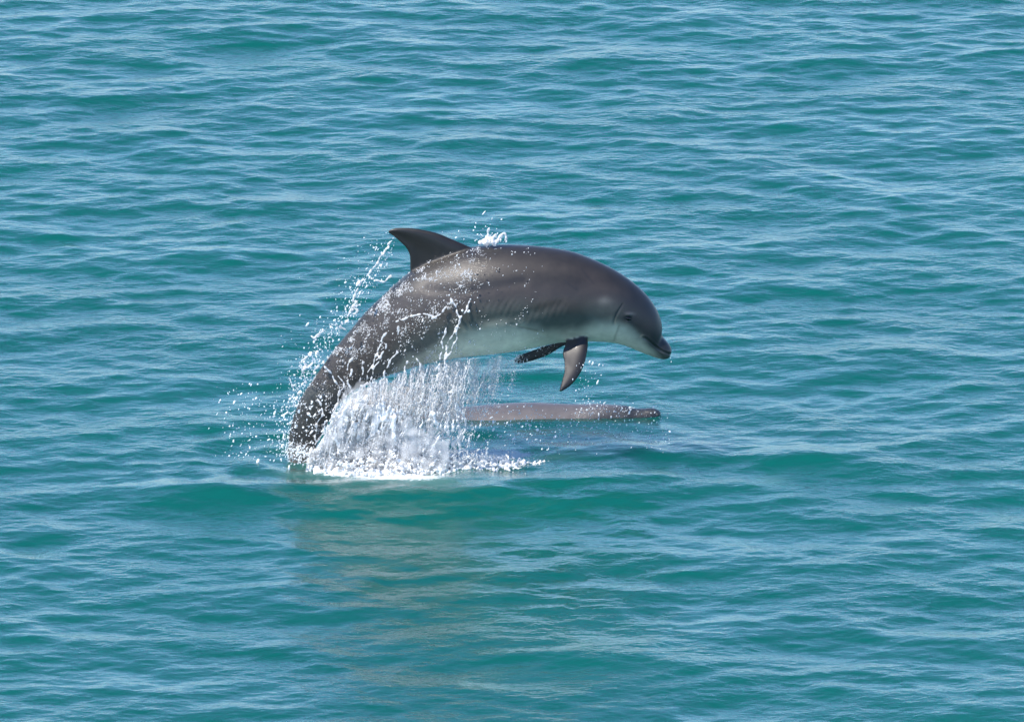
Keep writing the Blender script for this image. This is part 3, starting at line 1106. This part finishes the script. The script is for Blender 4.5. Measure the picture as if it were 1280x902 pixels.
liquid('splash_mist', mb, .007, mist_material('mist_thin', 5.0, 24.0), 'thin curtain of mist hanging under the pale belly of the leaping dolphin', 3)

# threads of falling water made of drawn-out drops
T4, S4, K4 = [], [], []
for _ in range(300):
    a = 402 + 245 * rng.beta(1.2, 1.9)
    tp = np.interp(a, [404, 430, 470, 520, 585, 640], [530, 492, 470, 458, 450, 443]) + abs(rng.normal(0, 22))
    ln = rng.uniform(14, 62) * np.interp(a, [560, 640], [1, .6])
    yy = rng.uniform(-.26, -.12) if a < 590 else rng.uniform(-.1, .04)
    sl_, r_, ph = rng.normal(.20, .10), rng.uniform(.0011, .0026), rng.uniform(0, 6)
    q = 0.0
    while q < ln and tp + q < 592:
        T4.append(at(a - q * sl_ + 1.3 * math.sin(q * .16 + ph), tp + q, yy))
        S4.append(r_ * rng.uniform(.5, 1.35))
        st_ = rng.uniform(1.5, 5.0)
        K4.append(st_)
        q += S4[-1] * 280 * st_ * rng.uniform(1.1, 2.3)
T4 = np.array(T4)
k4 = T4[:, 2] > -.03
cloud('splash_threads', T4[k4], np.array(S4)[k4], np.array(K4)[k4], .2, WHITE, 'thin broken threads of water falling below the leaping dolphin', sub=2)

# loose drops: behind the back, in front of the flank, right of the splash, below the flipper
L3, S3 = [], []


def add(u_, v_, y_, s_):
    L3.append(at(u_, v_, y_))
    S3.append(s_)


bx = [(487, 300), (470, 335), (450, 365), (428, 400), (405, 425), (388, 455), (372, 490), (362, 530), (358, 565)]
for _ in range(1300):
    t = rng.random() ** .8 * (len(bx) - 1)
    i = min(int(t), len(bx) - 2)
    f = t - i
    cx = bx[i][0] * (1 - f) + bx[i + 1][0] * f
    cy = bx[i][1] * (1 - f) + bx[i + 1][1] * f
    o1 = rng.exponential(11) - 8
    add(cx - o1 * .75 + rng.normal(0, 5), cy - o1 * .35 + rng.normal(0, 6), rng.uniform(-.12, .1), rng.lognormal(math.log(.0016), .55))
for _ in range(120):
    add(rng.normal(302, 16), rng.uniform(478, 575), rng.uniform(-.1, .1), rng.lognormal(math.log(.0024), .45))
for _ in range(90):
    add(rng.normal(350, 22), rng.uniform(490, 590), rng.uniform(-.2, .1), rng.lognormal(math.log(.0022), .45))
for _ in range(170):
    t = rng.random()
    add(600 + (470 - 600) * t + rng.normal(0, 16), 315 + (450 - 315) * t + rng.normal(0, 22), rng.uniform(-.28, -.20), rng.lognormal(math.log(.0017), .4))
for _ in range(420):
    add(rng.uniform(600, 840), rng.normal(540, 17), rng.uniform(-.1, .45), rng.lognormal(math.log(.0018), .45))
for _ in range(160):
    add(rng.uniform(600, 700), rng.normal(530, 20), rng.uniform(-.1, .3), rng.lognormal(math.log(.0022), .45))
for _ in range(90):
    add(rng.normal(732, 10), rng.uniform(452, 520), rng.uniform(-.25, -.1), rng.lognormal(math.log(.0018), .4))
for _ in range(90):
    add(rng.uniform(735, 800), rng.normal(512, 5), rng.uniform(.40, .5), rng.lognormal(math.log(.0019), .4))
for a, b, s in ((729, 426 + 30, .0042), (741, 454, .0045), (749, 456, .004), (737, 452, .0035), (720, 488, .0038), (838, 447, .002), (839, 452, .0017), (716, 474, .003),
                (578, 388, .006), (586, 389, .0065), (600, 411, .004), (588, 374, .003), (597, 372, .003), (640, 318, .003), (592, 288, .0035), (597, 293, .004),
                (594, 284, .003), (570, 297, .003), (580, 299, .003), (374, 514, .005), (379, 534, .006), (383, 538, .005), (401, 496, .006), (408, 495, .005),
                (383, 509, .0055), (388, 511, .005), (404, 538, .007), (371, 532, .004), (392, 520, .004)):
    add(a, b, -.22 if a > 420 else -.12, s)
for _ in range(60):
    add(rng.normal(612, 12), 303 - rng.exponential(7), rng.uniform(-.06, .04), rng.lognormal(math.log(.0019), .4))
for _ in range(420):
    add(rng.normal(376, 15), rng.normal(566, 7), rng.uniform(-.22, -.04), rng.lognormal(math.log(.0019), .5))
for _ in range(60):
    add(rng.normal(392, 16), rng.uniform(500, 556), -.13, rng.lognormal(math.log(.0026), .45))
L3, S3 = np.array(L3), np.array(S3)
kk = L3[:, 2] > -.01
cloud('splash_drops', L3[kk], S3[kk] * .88, rng.lognormal(math.log(1.35), .4, kk.sum()), .4, CLEAR, 'loose bright drops scattered around the leaping dolphin', sub=2)

# beads of water on the skin, white and crowded to imitate sun glints
w = np.where((LSRC == 0) & (LNR[:, 1] < 0.15), 1.0, 0.0)
d1 = np.exp(-(seg_dist(LU, LV, [(528, 345), (505, 365), (480, 385), (455, 408), (430, 440)]) / 11) ** 2)  # bright sheen along the back, built up from white beads
d2 = np.exp(-(seg_dist(LU, LV, [(596, 310), (585, 335), (570, 355), (560, 380)]) / 10) ** 2)
d3 = np.exp(-(seg_dist(LU, LV, [(560, 385), (530, 395), (500, 410), (480, 425)]) / 8) ** 2)
d4 = 0.22 * (1 - sstep(560, 620, LU)) + .05
d5 = 0.5 * np.exp(-(seg_dist(LU, LV, [(430, 455), (410, 490), (390, 530), (378, 560)]) / 16) ** 2) + 1.2 * np.exp(-(seg_dist(LU, LV, [(365, 562), (400, 566)]) / 8) ** 2)
cl = np.array([mnoise.noise(Vector((c[0] * 22, c[1] * 22, c[2] * 22))) for c in LCO])
w = w * (1.9 * d1 + .8 * d2 + .7 * d3 + d4 + d5) * np.clip(.25 + 2.2 * cl, .02, 2) * (LU < 680)
w /= w.sum()
pick = rng.choice(len(LCO), 3600, replace=False, p=w)
flip = (LSRC == 3) & (LU < 700)
fp = rng.choice(np.nonzero(flip)[0], 90, replace=False)
pick = np.concatenate([pick, fp])
cloud('wet_glint_beads', LCO[pick] + LNR[pick] * .0008, rng.lognormal(math.log(.0012), .45, len(pick)), rng.uniform(1, 2.4, len(pick)), .5, WHITE,
      'white beads of water imitating glints on the tail stock and flank of the leaping dolphin', sub=2)
